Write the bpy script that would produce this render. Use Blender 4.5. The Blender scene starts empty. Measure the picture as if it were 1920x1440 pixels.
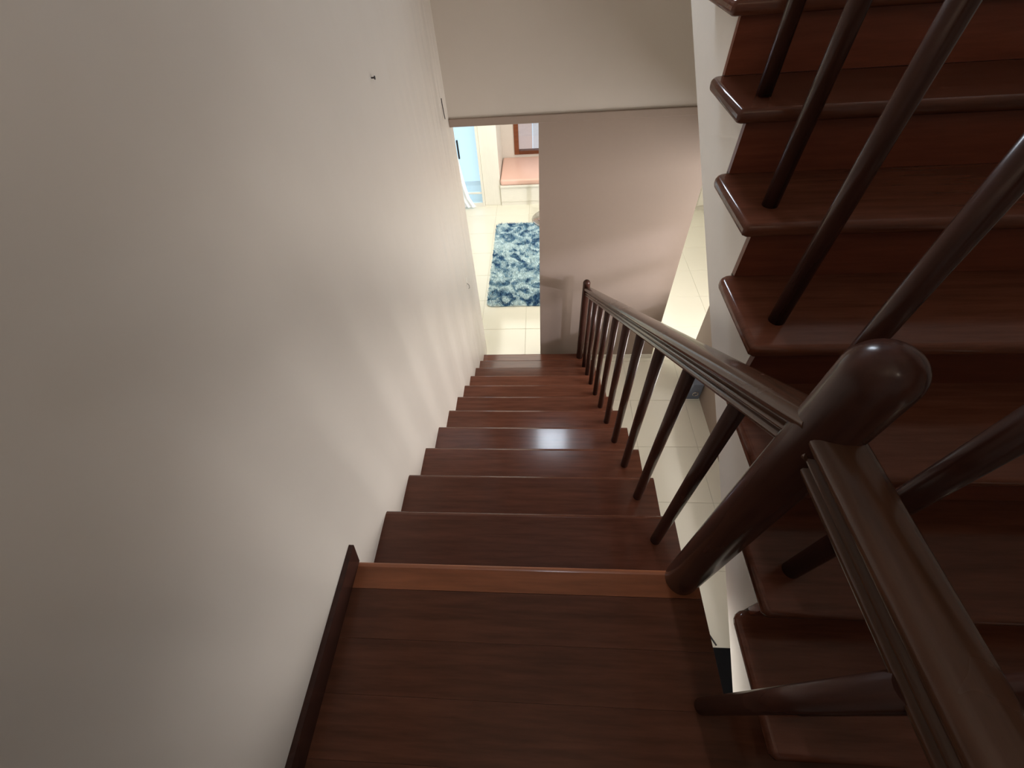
import bpy, bmesh, math, random
from mathutils import Vector, Matrix
random.seed(4)
S = bpy.context.scene
C = S.collection

# ------------------------------------------------------------------ camera
cam_d = bpy.data.cameras.new('camera')
cam_d.sensor_fit = 'HORIZONTAL'; cam_d.sensor_width = 36.0
cam_d.lens = 765.735 / 1920 * 36.0
cam_d.clip_start = 0.02
cam = bpy.data.objects.new('camera', cam_d); C.objects.link(cam)
yaw, pitch, roll = 0.1141, 0.8813, -0.0931
cy, sy = math.cos(yaw), math.sin(yaw)
Rz = Matrix(((cy, -sy, 0), (sy, cy, 0), (0, 0, 1)))
F0 = Vector((0, math.cos(pitch), -math.sin(pitch))); U0 = Vector((0, math.sin(pitch), math.cos(pitch))); X0 = Vector((1, 0, 0))
rt = Rz @ (math.cos(roll) * X0 + math.sin(roll) * U0)
up = Rz @ (-math.sin(roll) * X0 + math.cos(roll) * U0)
fw = Rz @ F0
M = Matrix((rt, up, -fw)).transposed().to_4x4()
M.translation = Vector((0.694, -0.426, 1.549))
cam.matrix_world = M
S.camera = cam

# ------------------------------------------------------------------ world, lights, exposure
w = bpy.data.worlds.new('sky'); S.world = w; w.use_nodes = True
bg = w.node_tree.nodes['Background']
bg.inputs[0].default_value = (0.74, 0.88, 1.0, 1); bg.inputs[1].default_value = 1.15
S.view_settings.view_transform = 'Standard'; S.view_settings.look = 'None'
S.view_settings.exposure = 0.0; S.view_settings.gamma = 1.0; S.view_settings.use_curve_mapping = False

def light(name, kind, loc, energy, color, size=0.1, target=None, sy_=None):
    d = bpy.data.lights.new(name, kind); d.energy = energy; d.color = color
    if kind == 'AREA':
        d.size = size
        if sy_: d.shape = 'RECTANGLE'; d.size_y = sy_
    else:
        d.shadow_soft_size = size
    o = bpy.data.objects.new(name, d); C.objects.link(o); o.location = loc
    if target is not None:
        o.rotation_euler = (Vector(target) - Vector(loc)).to_track_quat('-Z', 'Y').to_euler()
    return o
# daylight through the tall window high in the front wall
light('daylight_front_window', 'AREA', (0.855, 3.30, 2.85), 80, (0.82, 0.92, 1.0), 0.50, (0.855, 0, 2.2), 1.0)
# warm ceiling lamp of the upper hall, seen by the stairwell over the hall's guard rail
LX, LY, LZ = 1.5, -2.6, 4.3
light('hall_lamp_light', 'POINT', (LX, LY, LZ), 220, (1.0, 0.84, 0.70), 0.20)
# unseen fill lights added under the ceilings of the living room and side room
light('living_room_fill_light', 'AREA', (0.6, 5.4, 0.36), 76, (1.0, 0.95, 0.82), 1.6, (0.6, 5.4, -2), 2.4)
light('side_room_fill_light', 'AREA', (3.2, 3.2, 0.40), 14, (1.0, 0.95, 0.84), 0.9, (3.2, 3.0, -2), 2.6)
# daylight through the side room's wide window and the living room's glass door
light('daylight_side_window', 'AREA', (4.12, 1.63, -0.45), 225, (1.0, 0.96, 0.89), 1.56, (0, 1.63, -0.45), 1.36)
light('daylight_glass_door', 'AREA', (-1.05, 7.06, -0.95), 7, (0.86, 0.94, 1.0), 1.25, (-1.05, 0, -0.95), 2.4)
# lamp in the yard outside the side window
light('yard_lamp_light', 'POINT', (6.9, -2.5, 0.88), 1200, (0.93, 0.93, 1.0), 0.10)

# ------------------------------------------------------------------ helpers
def nmat(name):
    m = bpy.data.materials.new(name); m.use_nodes = True
    return m, m.node_tree.nodes, m.node_tree.links, m.node_tree.nodes['Principled BSDF']
def paint(name, col, rough=0.6, bump=0.12, scale=9.0, var=0.06, spec=0.4):
    m, n, l, b = nmat(name)
    tc = n.new('ShaderNodeTexCoord')
    no = n.new('ShaderNodeTexNoise'); no.inputs['Scale'].default_value = scale; no.inputs['Detail'].default_value = 4
    l.new(tc.outputs['Object'], no.inputs['Vector'])
    mx = n.new('ShaderNodeMixRGB'); mx.inputs[1].default_value = tuple(c * (1 - var) for c in col) + (1,)
    mx.inputs[2].default_value = tuple(min(1, c * (1 + var)) for c in col) + (1,)
    l.new(no.outputs['Fac'], mx.inputs[0]); l.new(mx.outputs[0], b.inputs['Base Color'])
    bp = n.new('ShaderNodeBump'); bp.inputs['Strength'].default_value = bump; bp.inputs['Distance'].default_value = 0.01
    l.new(no.outputs['Fac'], bp.inputs['Height']); l.new(bp.outputs[0], b.inputs['Normal'])
    b.inputs['Roughness'].default_value = rough; b.inputs['Specular IOR Level'].default_value = spec
    return m
def wood(name, dark, lite, rough=0.25, stretch=(1.2, 14, 14), rnd=0.25, coat=0.1):
    m, n, l, b = nmat(name)
    tc = n.new('ShaderNodeTexCoord'); mp = n.new('ShaderNodeMapping'); mp.inputs['Scale'].default_value = stretch
    oi = n.new('ShaderNodeObjectInfo')
    ad = n.new('ShaderNodeVectorMath'); ad.operation = 'ADD'
    sc = n.new('ShaderNodeVectorMath'); sc.operation = 'SCALE'; sc.inputs['Scale'].default_value = 37.0
    cmb = n.new('ShaderNodeCombineXYZ')
    for k in range(3): l.new(oi.outputs['Random'], cmb.inputs[k])
    l.new(cmb.outputs[0], sc.inputs[0])
    l.new(tc.outputs['Object'], ad.inputs[0]); l.new(sc.outputs[0], ad.inputs[1]); l.new(ad.outputs[0], mp.inputs['Vector'])
    no = n.new('ShaderNodeTexNoise'); no.inputs['Scale'].default_value = 3.0; no.inputs['Detail'].default_value = 8; no.inputs['Roughness'].default_value = 0.62
    l.new(mp.outputs[0], no.inputs['Vector'])
    cr = n.new('ShaderNodeValToRGB'); cr.color_ramp.elements[0].position = 0.30; cr.color_ramp.elements[1].position = 0.72
    cr.color_ramp.elements[0].color = dark + (1,); cr.color_ramp.elements[1].color = lite + (1,)
    l.new(no.outputs['Fac'], cr.inputs[0])
    hs = n.new('ShaderNodeHueSaturation')
    mr = n.new('ShaderNodeMapRange'); mr.inputs['To Min'].default_value = 1 - rnd; mr.inputs['To Max'].default_value = 1 + rnd
    l.new(oi.outputs['Random'], mr.inputs['Value']); l.new(mr.outputs[0], hs.inputs['Value'])
    l.new(cr.outputs[0], hs.inputs['Color']); l.new(hs.outputs[0], b.inputs['Base Color'])
    n2 = n.new('ShaderNodeTexNoise'); n2.inputs['Scale'].default_value = 6; l.new(tc.outputs['Object'], n2.inputs['Vector'])
    r2 = n.new('ShaderNodeMapRange'); r2.inputs['To Min'].default_value = rough - 0.05; r2.inputs['To Max'].default_value = rough + 0.07
    l.new(n2.outputs['Fac'], r2.inputs['Value']); l.new(r2.outputs[0], b.inputs['Roughness'])
    bp = n.new('ShaderNodeBump'); bp.inputs['Strength'].default_value = 0.02; bp.inputs['Distance'].default_value = 0.001
    l.new(no.outputs['Fac'], bp.inputs['Height']); l.new(bp.outputs[0], b.inputs['Normal'])
    b.inputs['Coat Weight'].default_value = coat; b.inputs['Coat Roughness'].default_value = 0.10
    b.inputs['Specular IOR Level'].default_value = 0.18
    return m
def plain(name, col, rough=0.5, metal=0.0, **kw):
    m, n, l, b = nmat(name)
    no = n.new('ShaderNodeTexNoise'); no.inputs['Scale'].default_value = 14
    mx = n.new('ShaderNodeMixRGB'); mx.inputs[1].default_value = tuple(c * .95 for c in col) + (1,); mx.inputs[2].default_value = tuple(min(1, c * 1.05) for c in col) + (1,)
    l.new(no.outputs['Fac'], mx.inputs[0]); l.new(mx.outputs[0], b.inputs['Base Color'])
    b.inputs['Roughness'].default_value = rough; b.inputs['Metallic'].default_value = metal
    for k, v in kw.items(): b.inputs[k].default_value = v
    return m
def glass(name, tint, dif=0.25, alpha=0.85):
    m, n, l, b = nmat(name)
    out = n['Material Output']
    tr = n.new('ShaderNodeBsdfTransparent'); tr.inputs[0].default_value = tint + (1,)
    gl = n.new('ShaderNodeBsdfGlossy'); gl.inputs['Roughness'].default_value = 0.03
    df = n.new('ShaderNodeBsdfTranslucent'); df.inputs[0].default_value = tint + (1,)
    m1 = n.new('ShaderNodeMixShader'); m1.inputs[0].default_value = dif
    m2 = n.new('ShaderNodeMixShader'); m2.inputs[0].default_value = 0.05
    l.new(tr.outputs[0], m1.inputs[1]); l.new(df.outputs[0], m1.inputs[2])
    l.new(m1.outputs[0], m2.inputs[1]); l.new(gl.outputs[0], m2.inputs[2]); l.new(m2.outputs[0], out.inputs['Surface'])
    return m

MT = {}
MT['wall'] = paint('cream_wall_paint', (0.60, 0.55, 0.49), 0.45, 0.10, 5.0, 0.03)
def uneven(m):
    n, l = m.node_tree.nodes, m.node_tree.links
    b = n['Principled BSDF']; old = b.inputs['Normal'].links[0].from_socket
    tc = n.new('ShaderNodeTexCoord'); sp = n.new('ShaderNodeSeparateXYZ'); l.new(tc.outputs['Object'], sp.inputs[0])
    mp = n.new('ShaderNodeMapping'); mp.inputs['Scale'].default_value = (1, 2.6, 0.5); l.new(tc.outputs['Object'], mp.inputs['Vector'])
    no = n.new('ShaderNodeTexNoise'); no.inputs['Scale'].default_value = 2.2; no.inputs['Detail'].default_value = 2; l.new(mp.outputs[0], no.inputs['Vector'])
    mr = n.new('ShaderNodeMapRange'); mr.inputs['From Min'].default_value = 0.7; mr.inputs['From Max'].default_value = 2.1; mr.inputs['To Min'].default_value = 0.12; l.new(sp.outputs['Y'], mr.inputs['Value'])
    mu = n.new('ShaderNodeMath'); mu.operation = 'MULTIPLY'; l.new(no.outputs['Fac'], mu.inputs[0]); l.new(mr.outputs[0], mu.inputs[1])
    bp = n.new('ShaderNodeBump'); bp.inputs['Strength'].default_value = 0.7; bp.inputs['Distance'].default_value = 0.05
    l.new(mu.outputs[0], bp.inputs['Height']); l.new(old, bp.inputs['Normal']); l.new(bp.outputs[0], b.inputs['Normal'])
MT['wall_uneven'] = paint('uneven_cream_plaster', (0.60, 0.55, 0.49), 0.42, 0.08, 5.0, 0.03); uneven(MT['wall_uneven'])
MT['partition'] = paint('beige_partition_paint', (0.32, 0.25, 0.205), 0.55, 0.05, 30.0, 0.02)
MT['white'] = paint('white_stringer_paint', (0.90, 0.87, 0.82), 0.5, 0.04, 20.0, 0.02)
MT['ceil'] = paint('ceiling_paint', (0.70, 0.67, 0.62), 0.7, 0.02, 20.0, 0.02)
MT['wood'] = wood('mahogany_tread', (0.082, 0.028, 0.016), (0.140, 0.050, 0.029), 0.17, coat=0.22)
MT['landw'] = wood('landing_plank', (0.060, 0.021, 0.011), (0.112, 0.040, 0.021), 0.30, rnd=0.2)
MT['landn'] = wood('landing_nosing_plank', (0.18, 0.060, 0.026), (0.28, 0.096, 0.042), 0.33, rnd=0.0)
MT['riser'] = wood('mahogany_riser', (0.135, 0.038, 0.021), (0.200, 0.060, 0.033), 0.30)
MT['rail'] = wood('espresso_rail', (0.055, 0.024, 0.013), (0.090, 0.040, 0.023), 0.24, (14, 1.2, 14), 0.1, 0.45)
MT['post'] = wood('espresso_post', (0.036, 0.015, 0.011), (0.060, 0.024, 0.017), 0.24, (14, 14, 1.0), 0.15)
MT['tile'] = paint('glossy_white_tile', (0.78, 0.76, 0.66), 0.12, 0.0, 1.6, 0.03, 0.5)
MT['grout'] = plain('grout', (0.52, 0.50, 0.42), 0.8)
MT['wlaq'] = plain('white_lacquer', (0.80, 0.78, 0.70), 0.35)
MT['pink'] = paint('salmon_vinyl', (0.80, 0.52, 0.44), 0.35, 0.03, 8, 0.03)
MT['brown'] = wood('window_frame_wood', (0.11, 0.035, 0.016), (0.18, 0.06, 0.026), 0.35)
MT['chrome'] = plain('chrome', (0.55, 0.53, 0.53), 0.16, 1.0)
MT['black'] = plain('black_plastic', (0.012, 0.012, 0.014), 0.4)
MT['matte'] = plain('matte_black', (0.006, 0.006, 0.007), 0.8, **{'Specular IOR Level': 0.05})
MT['dark'] = plain('dark_metal', (0.05, 0.045, 0.045), 0.4, 0.6)
MT['steelblue'] = plain('steel_blue_cloth', (0.16, 0.19, 0.26), 0.45)
MT['glass'] = glass('clear_glass', (0.86, 0.95, 1.0), 0.25)
MT['pane'] = glass('window_glass', (0.95, 0.95, 0.97), 0.06)
MT['curtain'] = plain('sheer_curtain', (0.85, 0.90, 0.95), 0.8)
MT['lamp'] = plain('lamp_glass', (0.9, 0.85, 0.75), 0.4)

# rug: mottled blue shag
m, n, l, b = nmat('blue_shag')
tc = n.new('ShaderNodeTexCoord')
no = n.new('ShaderNodeTexNoise'); no.inputs['Scale'].default_value = 5.2; no.inputs['Detail'].default_value = 4; no.inputs['Distortion'].default_value = 1.5
l.new(tc.outputs['Object'], no.inputs['Vector'])
cr = n.new('ShaderNodeValToRGB'); e = cr.color_ramp.elements
e[0].position = 0.37; e[0].color = (0.035, 0.11, 0.25, 1); e[1].position = 0.56; e[1].color = (0.66, 0.80, 0.84, 1)
e2 = e.new(0.45); e2.color = (0.20, 0.37, 0.50, 1)
l.new(no.outputs['Fac'], cr.inputs[0]); l.new(cr.outputs[0], b.inputs['Base Color']); b.inputs['Roughness'].default_value = 0.95
MT['rug'] = m

def obj(name, verts, faces, mat, parent=None, smooth=False):
    me = bpy.data.meshes.new(name); me.from_pydata([tuple(v) for v in verts], [], faces); me.update()
    return link(name, me, mat, parent, smooth)
def link(name, me, mat, parent=None, smooth=False):
    if mat is not None and not me.materials: me.materials.append(MT[mat])
    o = bpy.data.objects.new(name, me); C.objects.link(o)
    if parent is not None:
        o.parent = parent
        if not parent.get('_world', True) is False:
            o.matrix_parent_inverse = Matrix.Translation(-Vector(parent.location))
    if smooth:
        for p in me.polygons: p.use_smooth = True
    return o
def frombm(name, bm, mat, parent=None, smooth=False):
    bmesh.ops.recalc_face_normals(bm, faces=bm.faces)
    me = bpy.data.meshes.new(name); bm.to_mesh(me); bm.free()
    return link(name, me, mat, parent, smooth)
def add_box(bm, lo, hi, bev=0.0, seg=2):
    r = bmesh.ops.create_cube(bm, size=1.0)
    vs = r['verts']
    for v in vs:
        v.co = Vector([lo[k] + (v.co[k] + 0.5) * (hi[k] - lo[k]) for k in range(3)])
    if bev > 0:
        es = list({e for v in vs for e in v.link_edges})
        bmesh.ops.bevel(bm, geom=es, offset=bev, segments=seg, affect='EDGES', profile=0.5)
def box(name, lo, hi, mat, parent=None, bev=0.0, seg=2):
    """mesh whose origin is its own centre"""
    c = Vector([(lo[k] + hi[k]) / 2 for k in range(3)])
    bm = bmesh.new(); add_box(bm, Vector(lo) - c, Vector(hi) - c, bev, seg)
    o = frombm(name, bm, mat, parent); o.location = c
    return o
def prism(name, prof, axis, a, b_, mat, parent=None, smooth=False):
    """extrude a closed 2-D profile along an axis; profile in the other two axes (x: y,z; y: x,z; z: x,y)"""
    bm = bmesh.new()
    def P(p, t): return {0: (t, p[0], p[1]), 1: (p[0], t, p[1]), 2: (p[0], p[1], t)}[axis]
    v0 = [bm.verts.new(P(p, a)) for p in prof]; v1 = [bm.verts.new(P(p, b_)) for p in prof]
    nn = len(prof)
    for i in range(nn): bm.faces.new((v0[i], v0[(i + 1) % nn], v1[(i + 1) % nn], v1[i]))
    bm.faces.new(v0); bm.faces.new(v1[::-1])
    return frombm(name, bm, mat, parent, smooth)
def lathe(name, prof, loc, mat, parent=None, seg=24):
    bm = bmesh.new(); rings = []
    for r, z in prof:
        if r < 1e-5: rings.append([bm.verts.new((0, 0, z))])
        else: rings.append([bm.verts.new((r * math.cos(2 * math.pi * i / seg), r * math.sin(2 * math.pi * i / seg), z)) for i in range(seg)])
    for a, b_ in zip(rings, rings[1:]):
        for i in range(seg):
            j = (i + 1) % seg
            if len(a) == 1 and len(b_) == 1: continue
            if len(a) == 1: bm.faces.new((a[0], b_[i], b_[j]))
            elif len(b_) == 1: bm.faces.new((a[i], a[j], b_[0]))
            else: bm.faces.new((a[i], a[j], b_[j], b_[i]))
    o = frombm(name, bm, mat, parent, True); o.location = loc
    return o
def smooth(o, deg):
    """round edges shade smoothly, the large flat faces stay flat"""
    o.data.set_sharp_from_angle(angle=math.radians(deg))
    for p in o.data.polygons: p.use_smooth = abs(p.normal.z) < 0.999 and abs(p.normal.x) < 0.999
def empty(name, loc, label, cat, group=None):
    o = bpy.data.objects.new(name, None); C.objects.link(o); o.location = loc; o.empty_display_size = 0.1
    tag(o, label, cat, group); return o
def tag(o, label=None, cat=None, group=None, kind=None):
    if label: o['label'] = label
    if cat: o['category'] = cat
    if group: o['group'] = group
    if kind: o['kind'] = kind
    return o
def struct(o, label, cat='wall'):
    return tag(o, label, cat, kind='structure')

# ------------------------------------------------------------------ dimensions
s, r = 0.1836, 0.27            # rise and run of the lower flight
FL = -12 * s                   # lower floor
W = 1.25                       # right ends of the lower treads
YP = 3.06                      # face of the partition
CEIL = 4.9
LOWC = 0.46                    # ceiling of the lower rooms
su, ru = 0.1946, 0.2862        # upper flight
yu0, zu0 = -0.482, 0.131       # first upper nosing
XU, XS, XR = 1.267, 1.310, 2.43
NU = 11

# ------------------------------------------------------------------ room shell
struct(box('wall_left', (-0.15, -1.449, FL), (0, YP + 0.13, CEIL), 'wall_uneven'), 'tall cream plastered wall left of the descending stairs')
bm = bmesh.new()
add_box(bm, (-0.15, -1.55, FL), (1.32, -1.45, 2.64)); add_box(bm, (1.32, -1.55, FL), (4.1, -1.45, CEIL))
struct(frombm('wall_back', bm, 'wall'), 'cream wall behind the stair landing with an open upper hall')
struct(box('floor_hall', (-0.15, -5.7, 2.0), (3.6, -1.551, 2.12), 'landw'), 'wooden floor of the upper hall', 'floor')
bm = bmesh.new()
add_box(bm, (-0.25, -5.8, 2.0), (3.7, -5.7, CEIL)); add_box(bm, (-0.25, -5.7, 2.0), (-0.15, -1.45, CEIL)); add_box(bm, (3.6, -5.7, 2.0), (3.7, -1.55, CEIL))
struct(frombm('wall_hall', bm, 'wall'), 'cream walls of the upper hall')
hg = empty('guard_railing', (0.8, -1.5, 2.64), 'dark wooden guard railing at the edge of the upper hall', 'railing')
HALL = True
# partition below the header strip
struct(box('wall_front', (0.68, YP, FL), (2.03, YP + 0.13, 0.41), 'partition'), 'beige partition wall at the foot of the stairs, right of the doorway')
struct(box('baseboard_front', (0.68, YP - 0.012, FL), (2.03, YP, FL + 0.06), 'wlaq', bev=0.002), 'thin pale skirting at the foot of the partition wall', 'baseboard')
# upper front wall with window hole x .6-1.11, z 2.3-3.35
bm = bmesh.new()
for lo, hi in (((-0.15, YP + .005, 0.41), (0.60, YP + .135, CEIL)), ((1.11, YP + .005, 0.41), (4.1, YP + .135, CEIL)),
               ((0.60, YP + .005, 0.41), (1.11, YP + .135, 2.30)), ((0.60, YP + .005, 3.35), (1.11, YP + .135, CEIL))):
    add_box(bm, lo, hi)
struct(frombm('wall_upper_front', bm, 'wall'), 'greyish cream wall above the doorway header strip')
struct(box('trim_1', (0.0, YP - 0.014, 0.408), (2.45, YP + 0.01, 0.462), 'partition', bev=0.005), 'thin horizontal header strip above the doorway and partition', 'trim')
# right wall above the low divider, lower edge dropped out of view to block side-room light
struct(box('wall_right', (2.45, -1.45, 0.08), (2.57, YP, CEIL), 'wall'), 'cream wall on the right of the upper stair flight')
struct(box('ceiling', (-0.25, -5.8, CEIL), (4.1, YP + 0.14, CEIL + 0.1), 'ceil'), 'white ceiling high above the staircase', 'ceiling')
bm = bmesh.new()
add_box(bm, (-1.9, YP + 0.13, LOWC), (4.1, 7.0, LOWC + 0.1)); add_box(bm, (-0.34, 7.0, LOWC), (4.1, 8.0, LOWC + 0.1)); add_box(bm, (2.45, -1.45, LOWC), (4.1, YP + 0.13, LOWC + 0.1))
struct(frombm('ceiling_lower', bm, 'ceil'), 'white ceiling of the lower rooms', 'ceiling')
# low divider wall under the upper flight
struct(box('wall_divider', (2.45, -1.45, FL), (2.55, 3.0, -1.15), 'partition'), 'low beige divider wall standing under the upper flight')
# side room right wall, window hole y -.25...744, z -1.2...12
bm = bmesh.new()
wy0, wy1, wz0, wz1 = -0.25, 0.744, -1.25, 0.121
for lo, hi in (((4.0, -1.45, FL), (4.1, wy0, LOWC)), ((4.0, wy1, FL), (4.1, 0.83, LOWC)), ((4.0, 2.43, FL), (4.1, 8.0, LOWC)), ((4.0, 0.83, FL), (4.1, 2.43, -1.15)), ((4.0, 0.83, 0.25), (4.1, 2.43, LOWC)), ((4.0, wy0, FL), (4.1, wy1, wz0)), ((4.0, wy0, wz1), (4.1, wy1, LOWC))):
    add_box(bm, lo, hi)
struct(frombm('wall_side_right', bm, 'wall'), 'cream outer wall of the side room')
wn = struct(box('window_1', (4.02, wy0, -0.135), (4.07, wy1, -0.085), 'brown'), 'dark transom bar of the side room window', 'window')
box('pane', (4.04, wy0, -0.085), (4.046, wy1, wz1), 'pane', wn); box('pane', (4.04, wy0, wz0), (4.046, wy1, -0.135), 'pane', wn)
w4 = struct(box('window_4', (4.02, 0.83, -1.15), (4.07, 2.43, -1.10), 'brown'), 'wide window of the side room', 'window')
box('window_frame', (4.02, 0.83, 0.20), (4.07, 2.43, 0.25), 'brown', w4)
for y_ in (0.83, 2.39): box('window_frame', (4.02, y_, -1.10), (4.07, y_ + 0.04, 0.20), 'brown', w4)
box('pane', (4.04, 0.87, -1.10), (4.046, 2.39, 0.20), 'pane', w4)
# living room: back wall with window hole, left walls
fx0, fx1, fz0, fz1 = 0.205, 1.30, -1.68, -0.45
bm = bmesh.new()
YB = 7.87
for lo, hi in (((-0.34, YB, FL), (fx0, YB + .12, LOWC)), ((fx1, YB, FL), (4.1, YB + .12, LOWC)), ((fx0, YB, FL), (fx1, YB + .12, fz0)), ((fx0, YB, fz1), (fx1, YB + .12, LOWC))):
    add_box(bm, lo, hi)
struct(frombm('wall_living_back', bm, 'wall'), 'warm cream back wall of the living room behind the bench')
struct(box('wall_living_left', (-1.9, YP + 0.13, FL), (-1.8, 7.0, LOWC), 'wall'), 'cream wall on the left of the living room')
struct(box('wall_living_front', (-1.9, YP + 0.0, FL), (-0.15, YP + 0.13, LOWC), 'wall'), 'cream wall hidden beyond the stairwell wall')
struct(box('wall_pillar', (-0.335, 6.97, FL), (-0.03, YB, LOWC), 'wlaq', bev=0.008), 'white square pillar between glass door and bench', 'pillar')

# floor of separate tiles
fl = box('floor', (-1.9, -1.6, FL - 0.12), (4.1, 8.0, FL - 0.004), 'grout'); struct(fl, 'glossy cream tiled floor of the lower storey', 'floor')
tb = bmesh.new(); add_box(tb, (-0.2985, -0.2985, -0.006), (0.2985, 0.2985, 0.0), 0.0015, 1)
tme = bpy.data.meshes.new('tile'); bmesh.ops.recalc_face_normals(tb, faces=tb.faces); tb.to_mesh(tme); tb.free()
for i in range(10):
    for j in range(16):
        cx, cyy = -1.915 + 0.3 + 0.6 * i + 0.0, -1.8 + 0.3 + 0.6 * j
        if cx > 4.3 or cyy > 8.1: continue
        t = link('tile', tme, 'tile', fl); t.location = (cx, cyy, FL)

# ------------------------------------------------------------------ lower flight
lo_st = empty('staircase', (0.6, 3.0, FL), 'dark red-brown wooden flight descending to the tiled floor', 'staircase')
def tread_profile(y0, y1, z, t=0.04):
    """side profile, front (y1) rounded"""
    rr = t / 2; pts = [(y0, z - t), (y0, z)]
    for k in range(7):
        a = math.pi / 2 - math.pi * k / 6
        pts.append((y1 - rr + rr * math.cos(a), z - rr + rr * math.sin(a)))
    return pts
for k in range(1, 12):
    z = -k * s
    o = prism('tread', tread_profile(-r / 2 - 0.03, r / 2, 0), 0, 0.0, W - 0.0, 'wood', lo_st)
    o.location = (0, k * r - r / 2, z); smooth(o, 50)
    box('riser', (0, k * r - 0.055, z - s + 0.001), (W - 0.045, k * r - 0.035, z - 0.041), 'riser', lo_st)
box('riser', (0, -0.055, -s + 0.001), (W - 0.045, -0.035, -0.051), 'riser', lo_st)
# concrete body under the flight (saw-tooth on top, sloping soffit below)
pf = [(-0.056, -0.25), (-0.056, -s)]
for k in range(1, 12):
    pf += [(k * r - 0.056, -k * s - 0.041), (k * r - 0.056, -(k + 1) * s - (0.041 if k < 11 else 0))]
pf[1] = (-0.056, -s - 0.041)
pf += [(2.55, FL)]
o = prism('stringer', pf, 0, 0.002, W - 0.045, 'white', lo_st)

# ------------------------------------------------------------------ landing
ld = empty('stair_landing', (0.6, -0.7, -0.2), 'dark wooden plank landing at the top of the lower flight', 'landing')
bm = bmesh.new(); add_box(bm, (0.002, -0.5, -0.25), (1.21, -0.056, -0.0405)); add_box(bm, (0.002, -1.45, -0.25), (XR, -0.5, -0.0405))
frombm('slab', bm, 'white', ld)
o = prism('nosing_plank', tread_profile(-0.092, 0.0, 0), 0, 0.0, 1.226, 'landn', ld); smooth(o, 50)
y = -0.093; ws = [0.15, 0.148, 0.15, 0.15, 0.15, 0.15, 0.15, 0.15, 0.16]
for i, wd in enumerate(ws):
    x1 = 1.226 if y - wd > -0.44 else XR
    o = box('plank', (0.0, max(y - wd, -1.449), -0.04), (x1, y - 0.0003, 0.0), 'landw', ld, bev=0.0004, seg=1)
    y -= wd
# skirting board along the landing wall, end cut on a slant
bb = prism('baseboard_left', [(-1.45, 0.0), (-1.45, 0.085), (0.030, 0.085), (0.0, 0.0)], 0, 0.0, 0.018, 'post')
struct(bb, 'dark wooden skirting board along the landing wall', 'baseboard')

# ------------------------------------------------------------------ upper flight
us = empty('staircase', (1.9, 0.0, 0.0), 'dark wooden flight rising on the right with a white side', 'staircase')
for i in range(NU):
    yn, zn = yu0 + i * ru, zu0 + i * su
    back = yn + ru + 0.03
    if True:
        # plan outline with rounded left corners, bull-nosed by bevel
        bm = bmesh.new()
        yb = yn + ru + 0.052
        out = [(XR, yn), (XU + 0.012, yn), (XU, yn + 0.012)]
        for a in range(5):
            t = math.pi + (-math.pi / 2) * a / 4
            out.append((XU + 0.035 + 0.035 * math.cos(t), yb - 0.035 + 0.035 * math.sin(t)))
        out += [(XR, yb)]
        vb = [bm.verts.new((x - XU, yy - yn, -0.04)) for x, yy in out]; vt = [bm.verts.new((x - XU, yy - yn, 0)) for x, yy in out]
        nn = len(out)
        for q in range(nn): bm.faces.new((vb[q], vb[(q + 1) % nn], vt[(q + 1) % nn], vt[q]))
        bm.faces.new(vt); bm.faces.new(vb[::-1])
        bm.edges.ensure_lookup_table()
        es = [e for e in bm.edges if abs(e.verts[0].co.z - e.verts[1].co.z) < 1e-6 and not (e.verts[0].co.x > 1.1 and e.verts[1].co.x > 1.1)]
        bmesh.ops.bevel(bm, geom=es, offset=0.015, segments=4, affect='EDGES', profile=0.5)
        o = frombm('tread', bm, 'wood', us); o.location = (XU, yn, zn); smooth(o, 50)
    box('riser', (XS, yn + 0.035, zn - su + 0.001), (XR, yn + 0.055, zn - 0.041), 'riser', us)
pf = [(yu0 + 0.056, -0.04)] if False else [(yu0 + 0.056, zu0 - 0.041)]
for i in range(1, NU):
    pf += [(yu0 + i * ru + 0.056, zu0 + (i - 1) * su - 0.041), (yu0 + i * ru + 0.056, zu0 + i * su - 0.041)]
yt = yu0 + NU * ru + 0.056; zt = zu0 + (NU - 1) * su - 0.041
pf += [(yt, zt), (yt, 0.051 + 0.62 * yt), (yu0 + 0.056, 0.051 + 0.62 * (yu0 + 0.056))]
prism('stringer', pf, 0, XS, XR, 'white', us)
struct(box('floor_upper', (XS, yt + 0.001, zt - 0.2), (XR, YP, zt + su), 'landw'), 'upper storey floor at the head of the stairs', 'floor')

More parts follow.
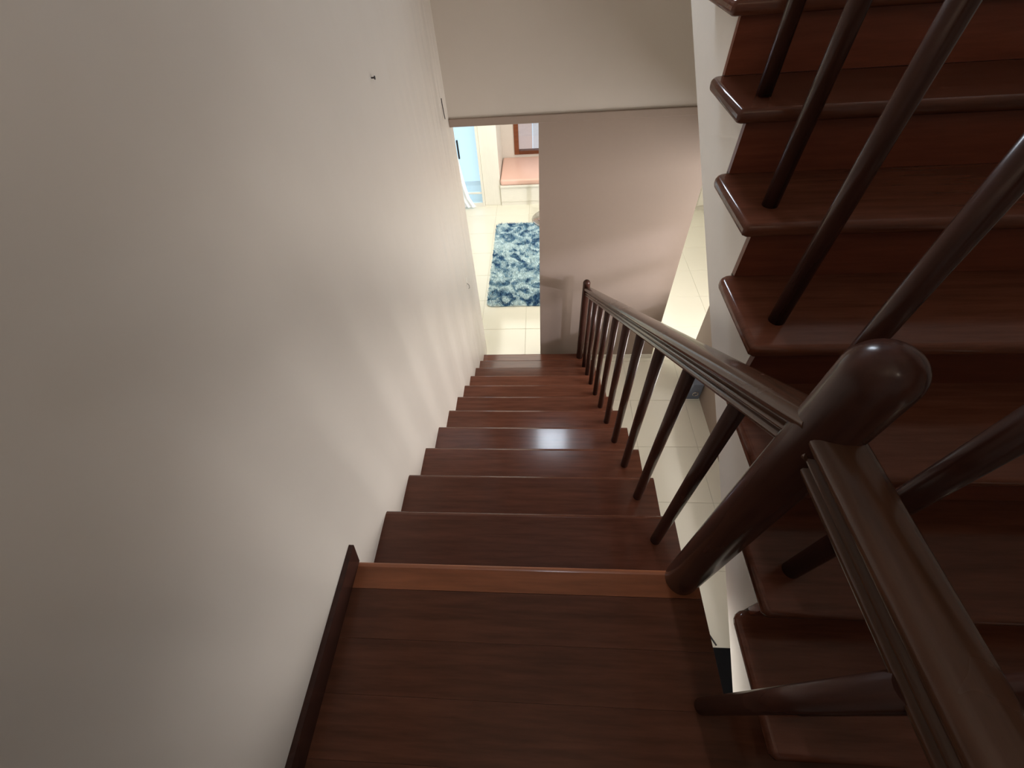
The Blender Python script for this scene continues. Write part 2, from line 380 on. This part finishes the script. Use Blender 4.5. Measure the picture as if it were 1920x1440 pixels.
# ------------------------------------------------------------------ railings
def rail_profile():
    h = [(0.022, 0), (0.026, .004), (0.027, .010), (0.026, .017), (0.022, .021), (0.0185, .024), (0.0185, .028), (0.022, .031)]
    h += [(0.024 + 0.0075 * math.cos(a), .040 + .0075 * math.sin(a)) for a in [math.radians(d) for d in (-60, -35, -10, 15, 40, 65)]]
    h += [(0.0205, .0505), (0.0195, .054), (0.021, .058)]
    h += [(0.021 + 0.019 * math.cos(a), .080 + .022 * math.sin(a)) for a in [math.radians(d) for d in (-75, -55, -35, -15, 5, 25, 45, 65)]]
    h += [(0.017, .1035), (0, .106)]
    return h + [(-x, z) for x, z in h[::-1][1:]]
def rail(name, x, y0, z0, y1, z1, parent, mat='rail'):
    ang = math.atan2(z1 - z0, y1 - y0); L = math.hypot(y1 - y0, z1 - z0); k = math.cos(ang)
    bm = bmesh.new(); pr = rail_profile()
    a = [bm.verts.new((px, 0, pz * k)) for px, pz in pr]; b_ = [bm.verts.new((px, L, pz * k)) for px, pz in pr]
    nn = len(pr)
    for i in range(nn): bm.faces.new((a[i], a[(i + 1) % nn], b_[(i + 1) % nn], b_[i]))
    bm.faces.new(a); bm.faces.new(b_[::-1])
    o = frombm(name, bm, mat, parent); o.location = (x, y0, z0); o.rotation_euler = (ang, 0, 0)
    smooth(o, 62)
    return o
def newel(loc, h, rad, parent):
    pr = [(rad * 0.98, 0), (rad, 0.01), (rad, h - rad)]
    for k in range(1, 11):
        a = math.pi / 2 * k / 10
        pr.append((rad * math.cos(a), h - rad + rad * math.sin(a)))
    pr[-1] = (0, h)
    return lathe('newel_post', pr, loc, 'post', parent, 28)
def baluster_mesh(h, rad):
    bm = bmesh.new(); bmesh.ops.create_cone(bm, cap_ends=True, segments=16, radius1=rad * 0.94, radius2=rad * 1.04, depth=h)
    for v in bm.verts: v.co.z += h / 2
    me = bpy.data.meshes.new('baluster'); bm.to_mesh(me); bm.free(); me.materials.append(MT['post'])
    for p in me.polygons: p.use_smooth = len(p.vertices) == 4
    return me
XB = 1.155
rl = empty('stair_railing', (XB, 0, 0), 'dark wooden railing with grooved handrail along the lower flight and landing edge', 'railing')
newel((1.168, -0.032, 0.0), 1.135, 0.052, rl)
newel((1.140, 2.905, -11 * s), 1.095, 0.036, rl)
rail('handrail', XB, -0.075, 0.862 + 0.075 * 0.68, 2.865, 0.862 - 2.865 * 0.68, rl)
rail('handrail', 1.165, -0.62, 0.873, -0.05, 0.873, rl)
bme = baluster_mesh(1.0, 0.0215)
for k in range(1, 11):
    yb = k * r - 0.108; zt_ = 0.875 - 0.68 * yb
    o = link('baluster', bme, 'post', rl); o.location = (XB, yb, -k * s); o.scale = (1, 1, zt_ + k * s)
for yb in (-0.378,):
    o = link('baluster', bme, 'post', rl); o.location = (1.155, yb, 0); o.scale = (1.05, 1.05, 0.885)
newel((1.165, -0.66, 0.0), 1.10, 0.050, rl)
# upper railing
ur = empty('stair_railing', (1.367, 0, 0), 'dark wooden railing with slanting posts rising along the upper flight', 'railing')
XB2 = 1.367
newel((XB2, -0.60, 0.0), 1.25, 0.05, ur)
sl = su / ru
def uz(y): return zu0 + (y - yu0) * sl + 0.80
yend = yu0 + (NU - 1) * ru + 0.15
rail('handrail', XB2, -0.58, uz(-0.58) + 0.04, yend, uz(yend) + 0.04, ur)
for i in range(0, NU):
    yb = yu0 + i * ru + 0.112
    o = link('baluster', bme, 'post', ur); o.location = (XB2, yb, zu0 + i * su); o.scale = (1.1, 1.1, uz(yb) + 0.055 - zu0 - i * su)

# ------------------------------------------------------------------ lower room things
# glass door
dr = box('door_1', (-1.78, 6.93, FL), (-1.72, 6.99, LOWC - 0.02), 'wlaq'); struct(dr, 'tall pale blue glass door left of the white pillar', 'door')
box('jamb', (-0.375, 6.93, FL), (-0.336, 6.99, LOWC - .02), 'wlaq', dr)
box('bottom_rail', (-1.72, 6.935, FL), (-0.375, 6.985, FL + 0.07), 'wlaq', dr)
box('mid_rail', (-1.72, 6.94, FL + 0.235), (-0.375, 6.98, FL + 0.265), 'wlaq', dr)
box('stile', (-0.80, 6.935, FL + 0.07), (-0.745, 6.985, LOWC - .02), 'wlaq', dr)
box('pane', (-1.72, 6.955, FL + 0.07), (-0.375, 6.961, LOWC - .02), 'glass', dr)
box('door_handle', (-0.700, 6.895, -1.34), (-0.672, 6.925, -1.05), 'black', dr, bev=0.004)
# sheer curtain drawn to the side
vs, fs = [], []
nx, nz = 26, 14
for j in range(nz + 1):
    t = j / nz; zc = FL + 0.03 + t * 2.45
    xr = -0.50 - 0.34 * t ** 0.5
    for i in range(nx + 1):
        u = i / nx
        vs.append((xr - 0.55 * (1 - u) + 0.0, 6.86 + 0.018 * math.sin(u * 40), zc))
for j in range(nz):
    for i in range(nx):
        a = j * (nx + 1) + i; fs.append((a, a + 1, a + nx + 2, a + nx + 1))
o = obj('curtain', vs, fs, 'curtain', None, True); tag(o, 'sheer white curtain drawn aside at the glass door', 'curtain')
# bench
bn = empty('bench', (0.9, 7.4, FL), 'white storage bench built under the brown framed window', 'bench')
box('body', (-0.028, 6.93, FL + 0.075), (1.9, YB - .002, -1.866), 'wlaq', bn, bev=0.004)
box('kick_board', (-0.028, 6.945, FL), (1.9, YB - .002, FL + 0.072), 'wlaq', bn)
box('lid', (-0.028, 6.905, -1.863), (1.9, YB - .002, -1.826), 'wlaq', bn, bev=0.006)
cu = box('bench_cushion', (-0.02, 6.905, -1.825), (1.88, YB - .004, -1.725), 'pink', bev=0.035, seg=4)
tag(cu, 'salmon pink seat cushion lying on the white bench', 'cushion')
for p in cu.data.polygons: p.use_smooth = True
# wooden framed window in the back wall
wf = box('window_2', (fx0, YB - 0.03, fz0), (fx0 + 0.085, YB + 0.08, fz1), 'brown', bev=0.005); struct(wf, 'brown wooden framed window above the pink cushion', 'window')
box('window_frame', (fx0 + 0.085, YB - 0.03, fz0), (fx1, YB + 0.08, fz0 + 0.06), 'brown', wf, bev=0.005)
box('window_frame', (fx0 + 0.085, YB - 0.03, fz1 - 0.06), (fx1, YB + 0.08, fz1), 'brown', wf, bev=0.005)
box('window_frame', (fx1 - 0.085, YB - 0.03, fz0 + .06), (fx1, YB + 0.08, fz1 - .06), 'brown', wf, bev=0.005)
box('pane', (fx0 + 0.085, YB + 0.02, fz0 + .06), (fx1 - .085, YB + 0.026, fz1 - .06), 'pane', wf)
# yard wall seen through it
MT['yard'] = paint('pinkish_render', (0.85, 0.60, 0.50), 0.8, 0.05, 6, 0.05)
MT['yardw'] = paint('white_render', (0.88, 0.82, 0.80), 0.8, 0.05, 6, 0.03)
yw = empty('yard_wall', (0.9, 9.0, FL), 'pale pinkish yard wall seen through the brown framed window', 'wall')
box('wall_panel', (0.0, 9.0, FL), (0.52, 9.1, -1.0), 'yard', yw)
box('wall_panel', (0.54, 8.95, FL), (1.9, 9.1, -0.5), 'yardw', yw)
box('coping', (-0.05, 8.95, -1.0), (0.53, 9.12, -0.92), 'yardw', yw)

# rug
rg = empty('rug', (0.45, 5.15, FL), 'shaggy blue and white mottled rug on the cream tiles', 'rug')
rx0, rx1, ry0, ry1, rc = -0.075, 1.10, 4.06, 6.26, 0.07
out = []
for cx, cyy, a0 in ((rx1 - rc, ry1 - rc, 0), (rx0 + rc, ry1 - rc, 90), (rx0 + rc, ry0 + rc, 180), (rx1 - rc, ry0 + rc, 270)):
    for k in range(7):
        a = math.radians(a0 + 15 * k); out.append((cx + rc * math.cos(a), cyy + rc * math.sin(a)))
o = prism('backing', out, 2, FL, FL + 0.018, 'rug', rg)
vs, fs = [], []
def inside(x, y):
    dx = max(rx0 + rc - x, 0, x - rx1 + rc); dy = max(ry0 + rc - y, 0, y - ry1 + rc)
    return dx * dx + dy * dy <= rc * rc
cnt = 0
while cnt < 26000:
    x = random.uniform(rx0 - 0.005, rx1 + .005); yy = random.uniform(ry0 - .005, ry1 + .005)
    if not inside(x, yy): continue
    a = random.uniform(0, 6.283); ln = random.uniform(0.02, 0.04); wd = random.uniform(0.004, 0.007)
    tx, ty = random.gauss(0, 0.015), random.gauss(0, 0.015)
    b0 = len(vs); cx, sx = math.cos(a) * wd, math.sin(a) * wd
    vs += [(x - cx, yy - sx, FL + 0.015), (x + cx, yy + sx, FL + 0.015), (x + tx, yy + ty, FL + 0.015 + ln)]
    fs.append((b0, b0 + 1, b0 + 2)); cnt += 1
o = obj('pile', vs, fs, 'rug', rg); o['kind'] = 'stuff'
# chrome pedestal stool, mostly behind the partition
st = empty('pedestal_stool', (0.87, 6.36, FL), 'round chrome pedestal base standing at the far end of the rug', 'stool')
o = lathe('base', [(0.0, 0.0), (0.325, 0.0), (0.33, 0.008), (0.31, 0.022), (0.20, 0.035), (0.12, 0.045), (0.05, 0.075), (0.035, 0.12), (0, 0.12)], (0.87, 6.36, FL + 0.03), 'chrome', st, 40)
lathe('column', [(0.0, 0.1), (0.03, 0.1), (0.03, 0.55), (0, 0.55)], (0.87, 6.36, FL + .03), 'chrome', st, 20)
lathe('seat', [(0.0, 0.55), (0.16, 0.55), (0.175, 0.57), (0.175, 0.60), (0.15, 0.62), (0, 0.625)], (0.87, 6.36, FL + .03), 'black', st, 32)
# white cabinet of the side room
cb = empty('cabinet', (3.45, 6.9, FL), 'low white cabinet at the far end of the side room', 'cabinet')
box('body', (2.7, 6.50, FL + 0.09), (3.99, 7.0, -1.5), 'wlaq', cb, bev=0.004)
box('plinth', (2.72, 6.54, FL), (3.99, 7.0, FL + 0.088), 'wlaq', cb)
box('top', (2.68, 6.47, -1.498), (3.99, 7.0, -1.46), 'wlaq', cb, bev=0.004)
for q in range(2):
    d_ = box('door', (2.72 + q * 0.64, 6.485, FL + 0.11), (3.345 + q * 0.64, 6.499, -1.52), 'wlaq', cb, bev=0.002)

# blue-grey item with a ring by the divider wall
bi = empty('hand_bag', (2.36, 2.50, FL), 'small blue-grey bag with a metal ring on the floor beside the divider wall', 'bag')
prism('body', [(2.29, FL), (2.44, FL), (2.44, FL + 0.14), (2.42, FL + 0.25), (2.33, FL + 0.25), (2.30, FL + 0.14)], 1, 2.42, 2.62, 'steelblue', bi)
box('flap', (2.315, 2.405, FL + 0.13), (2.43, 2.50, FL + 0.262), 'steelblue', bi, bev=0.01)
bm = bmesh.new()
R0, R1 = 0.028, 0.006; N1_, N2_ = 20, 8; ring = []
for i in range(N1_):
    a = 2 * math.pi * i / N1_; row = []
    for j in range(N2_):
        q = 2 * math.pi * j / N2_; rad = R0 + R1 * math.cos(q)
        row.append(bm.verts.new((2.37 + rad * math.cos(a), 2.395 + R1 * math.sin(q), FL + 0.12 + rad * math.sin(a))))
    ring.append(row)
for i in range(N1_):
    for j in range(N2_):
        bm.faces.new((ring[i][j], ring[(i + 1) % N1_][j], ring[(i + 1) % N1_][(j + 1) % N2_], ring[i][(j + 1) % N2_]))
frombm('ring', bm, 'chrome', bi, True)
# dark box in the gap under the landing
db = empty('storage_box', (1.86, -0.1, FL), 'black box with a thin cable on the floor below the landing edge', 'box')
box('body', (1.55, -0.66, FL), (2.05, -0.02, -1.75), 'matte', db, bev=0.008)
box('lid', (1.54, -0.67, -1.748), (2.06, -0.01, -1.72), 'matte', db, bev=0.006)

# small wall fittings
na = lathe('wall_nail', [(0, 0), (0.003, 0), (0.003, 0.012), (0.007, 0.013), (0.007, 0.016), (0, 0.017)], (0, 1.589, 1.084), 'dark', None, 12)
na.rotation_euler = (0, math.pi / 2, 0); tag(na, 'small dark nail in the upper part of the left wall', 'nail')
def wire(name, pts, rad, mat, parent=None):
    cu_ = bpy.data.curves.new(name, 'CURVE'); cu_.dimensions = '3D'; cu_.bevel_depth = rad; cu_.bevel_resolution = 2
    sp = cu_.splines.new('POLY'); sp.points.add(len(pts) - 1)
    for p, q in zip(sp.points, pts): p.co = q + (1,)
    tmp = bpy.data.objects.new(name, cu_); C.objects.link(tmp)
    me = bpy.data.meshes.new_from_object(tmp.evaluated_get(bpy.context.evaluated_depsgraph_get()))
    C.objects.unlink(tmp); bpy.data.objects.remove(tmp)
    return link(name, me, mat, parent, True)
o = wire('wall_wire', [(0.003, 2.905, 0.64), (0.004, 2.90, 0.60), (0.010, 2.88, 0.545), (0.018, 2.85, 0.53), (0.020, 2.83, 0.545)], 0.003, 'dark')
tag(o, 'thin hanging wire with hooked end beside the header corner', 'wire')
hk = empty('wall_hook', (0, 2.69, -0.8), 'tiny metal hook on the left wall near the doorway', 'hook')
box('plate', (0, 2.68, -0.80), (0.004, 2.70, -0.70), 'wlaq', hk)
wire('prong', [(0.004, 2.69, -0.77), (0.02, 2.69, -0.79), (0.022, 2.69, -0.82), (0.012, 2.69, -0.83)], 0.0025, 'dark', hk)
# cable at the box
wire('cable', [(1.60, 0.0, -1.716), (1.66, 0.10, -1.70), (1.72, 0.13, -1.72), (1.80, 0.08, -1.716), (1.84, 0.0, -1.716)], 0.006, 'black', db)
# guard railing of the upper hall and its ceiling lamp
box('top_rail', (0.0, -1.53, 2.92), (1.32, -1.47, 2.98), 'rail', hg, bev=0.008)
for x in (0.1, 0.4, 0.7, 1.0, 1.28):
    o = link('baluster', bme, 'post', hg); o.location = (x, -1.50, 2.64); o.scale = (1, 1, 0.285)
cl = empty('ceiling_lamp', (LX, LY, CEIL), 'pendant ceiling lamp in the upper hall', 'lamp')
lathe('canopy', [(0, 0), (0.05, 0), (0.05, -0.02), (0, -0.02)], (LX, LY, CEIL), 'wlaq', cl, 24)
lathe('cord', [(0, 0), (0.004, 0), (0.004, -0.22), (0, -0.22)], (LX, LY, CEIL - 0.02), 'black', cl, 8)
lathe('shade', [(0, 0.13), (0.04, 0.13), (0.05, 0.09), (0.30, 0.0), (0.31, -0.06), (0.30, -0.06), (0.29, -0.005), (0.05, 0.08), (0, 0.085)], (LX, LY, LZ + 0.24), 'dark', cl, 32)  # unseen dish, added to stop the lamp's upward light
# upper front window frame
w3 = box('window_3', (0.60, YP + 0.03, 2.30), (1.11, YP + 0.09, 2.34), 'wlaq'); struct(w3, 'tall narrow window high in the front wall', 'window')
box('window_frame', (0.60, YP + .03, 3.31), (1.11, YP + .09, 3.35), 'wlaq', w3)
for x in (0.60, 1.07): box('window_frame', (x, YP + .03, 2.34), (x + 0.04, YP + .09, 3.31), 'wlaq', w3)
box('pane', (0.64, YP + .055, 2.34), (1.07, YP + .061, 3.31), 'pane', w3)
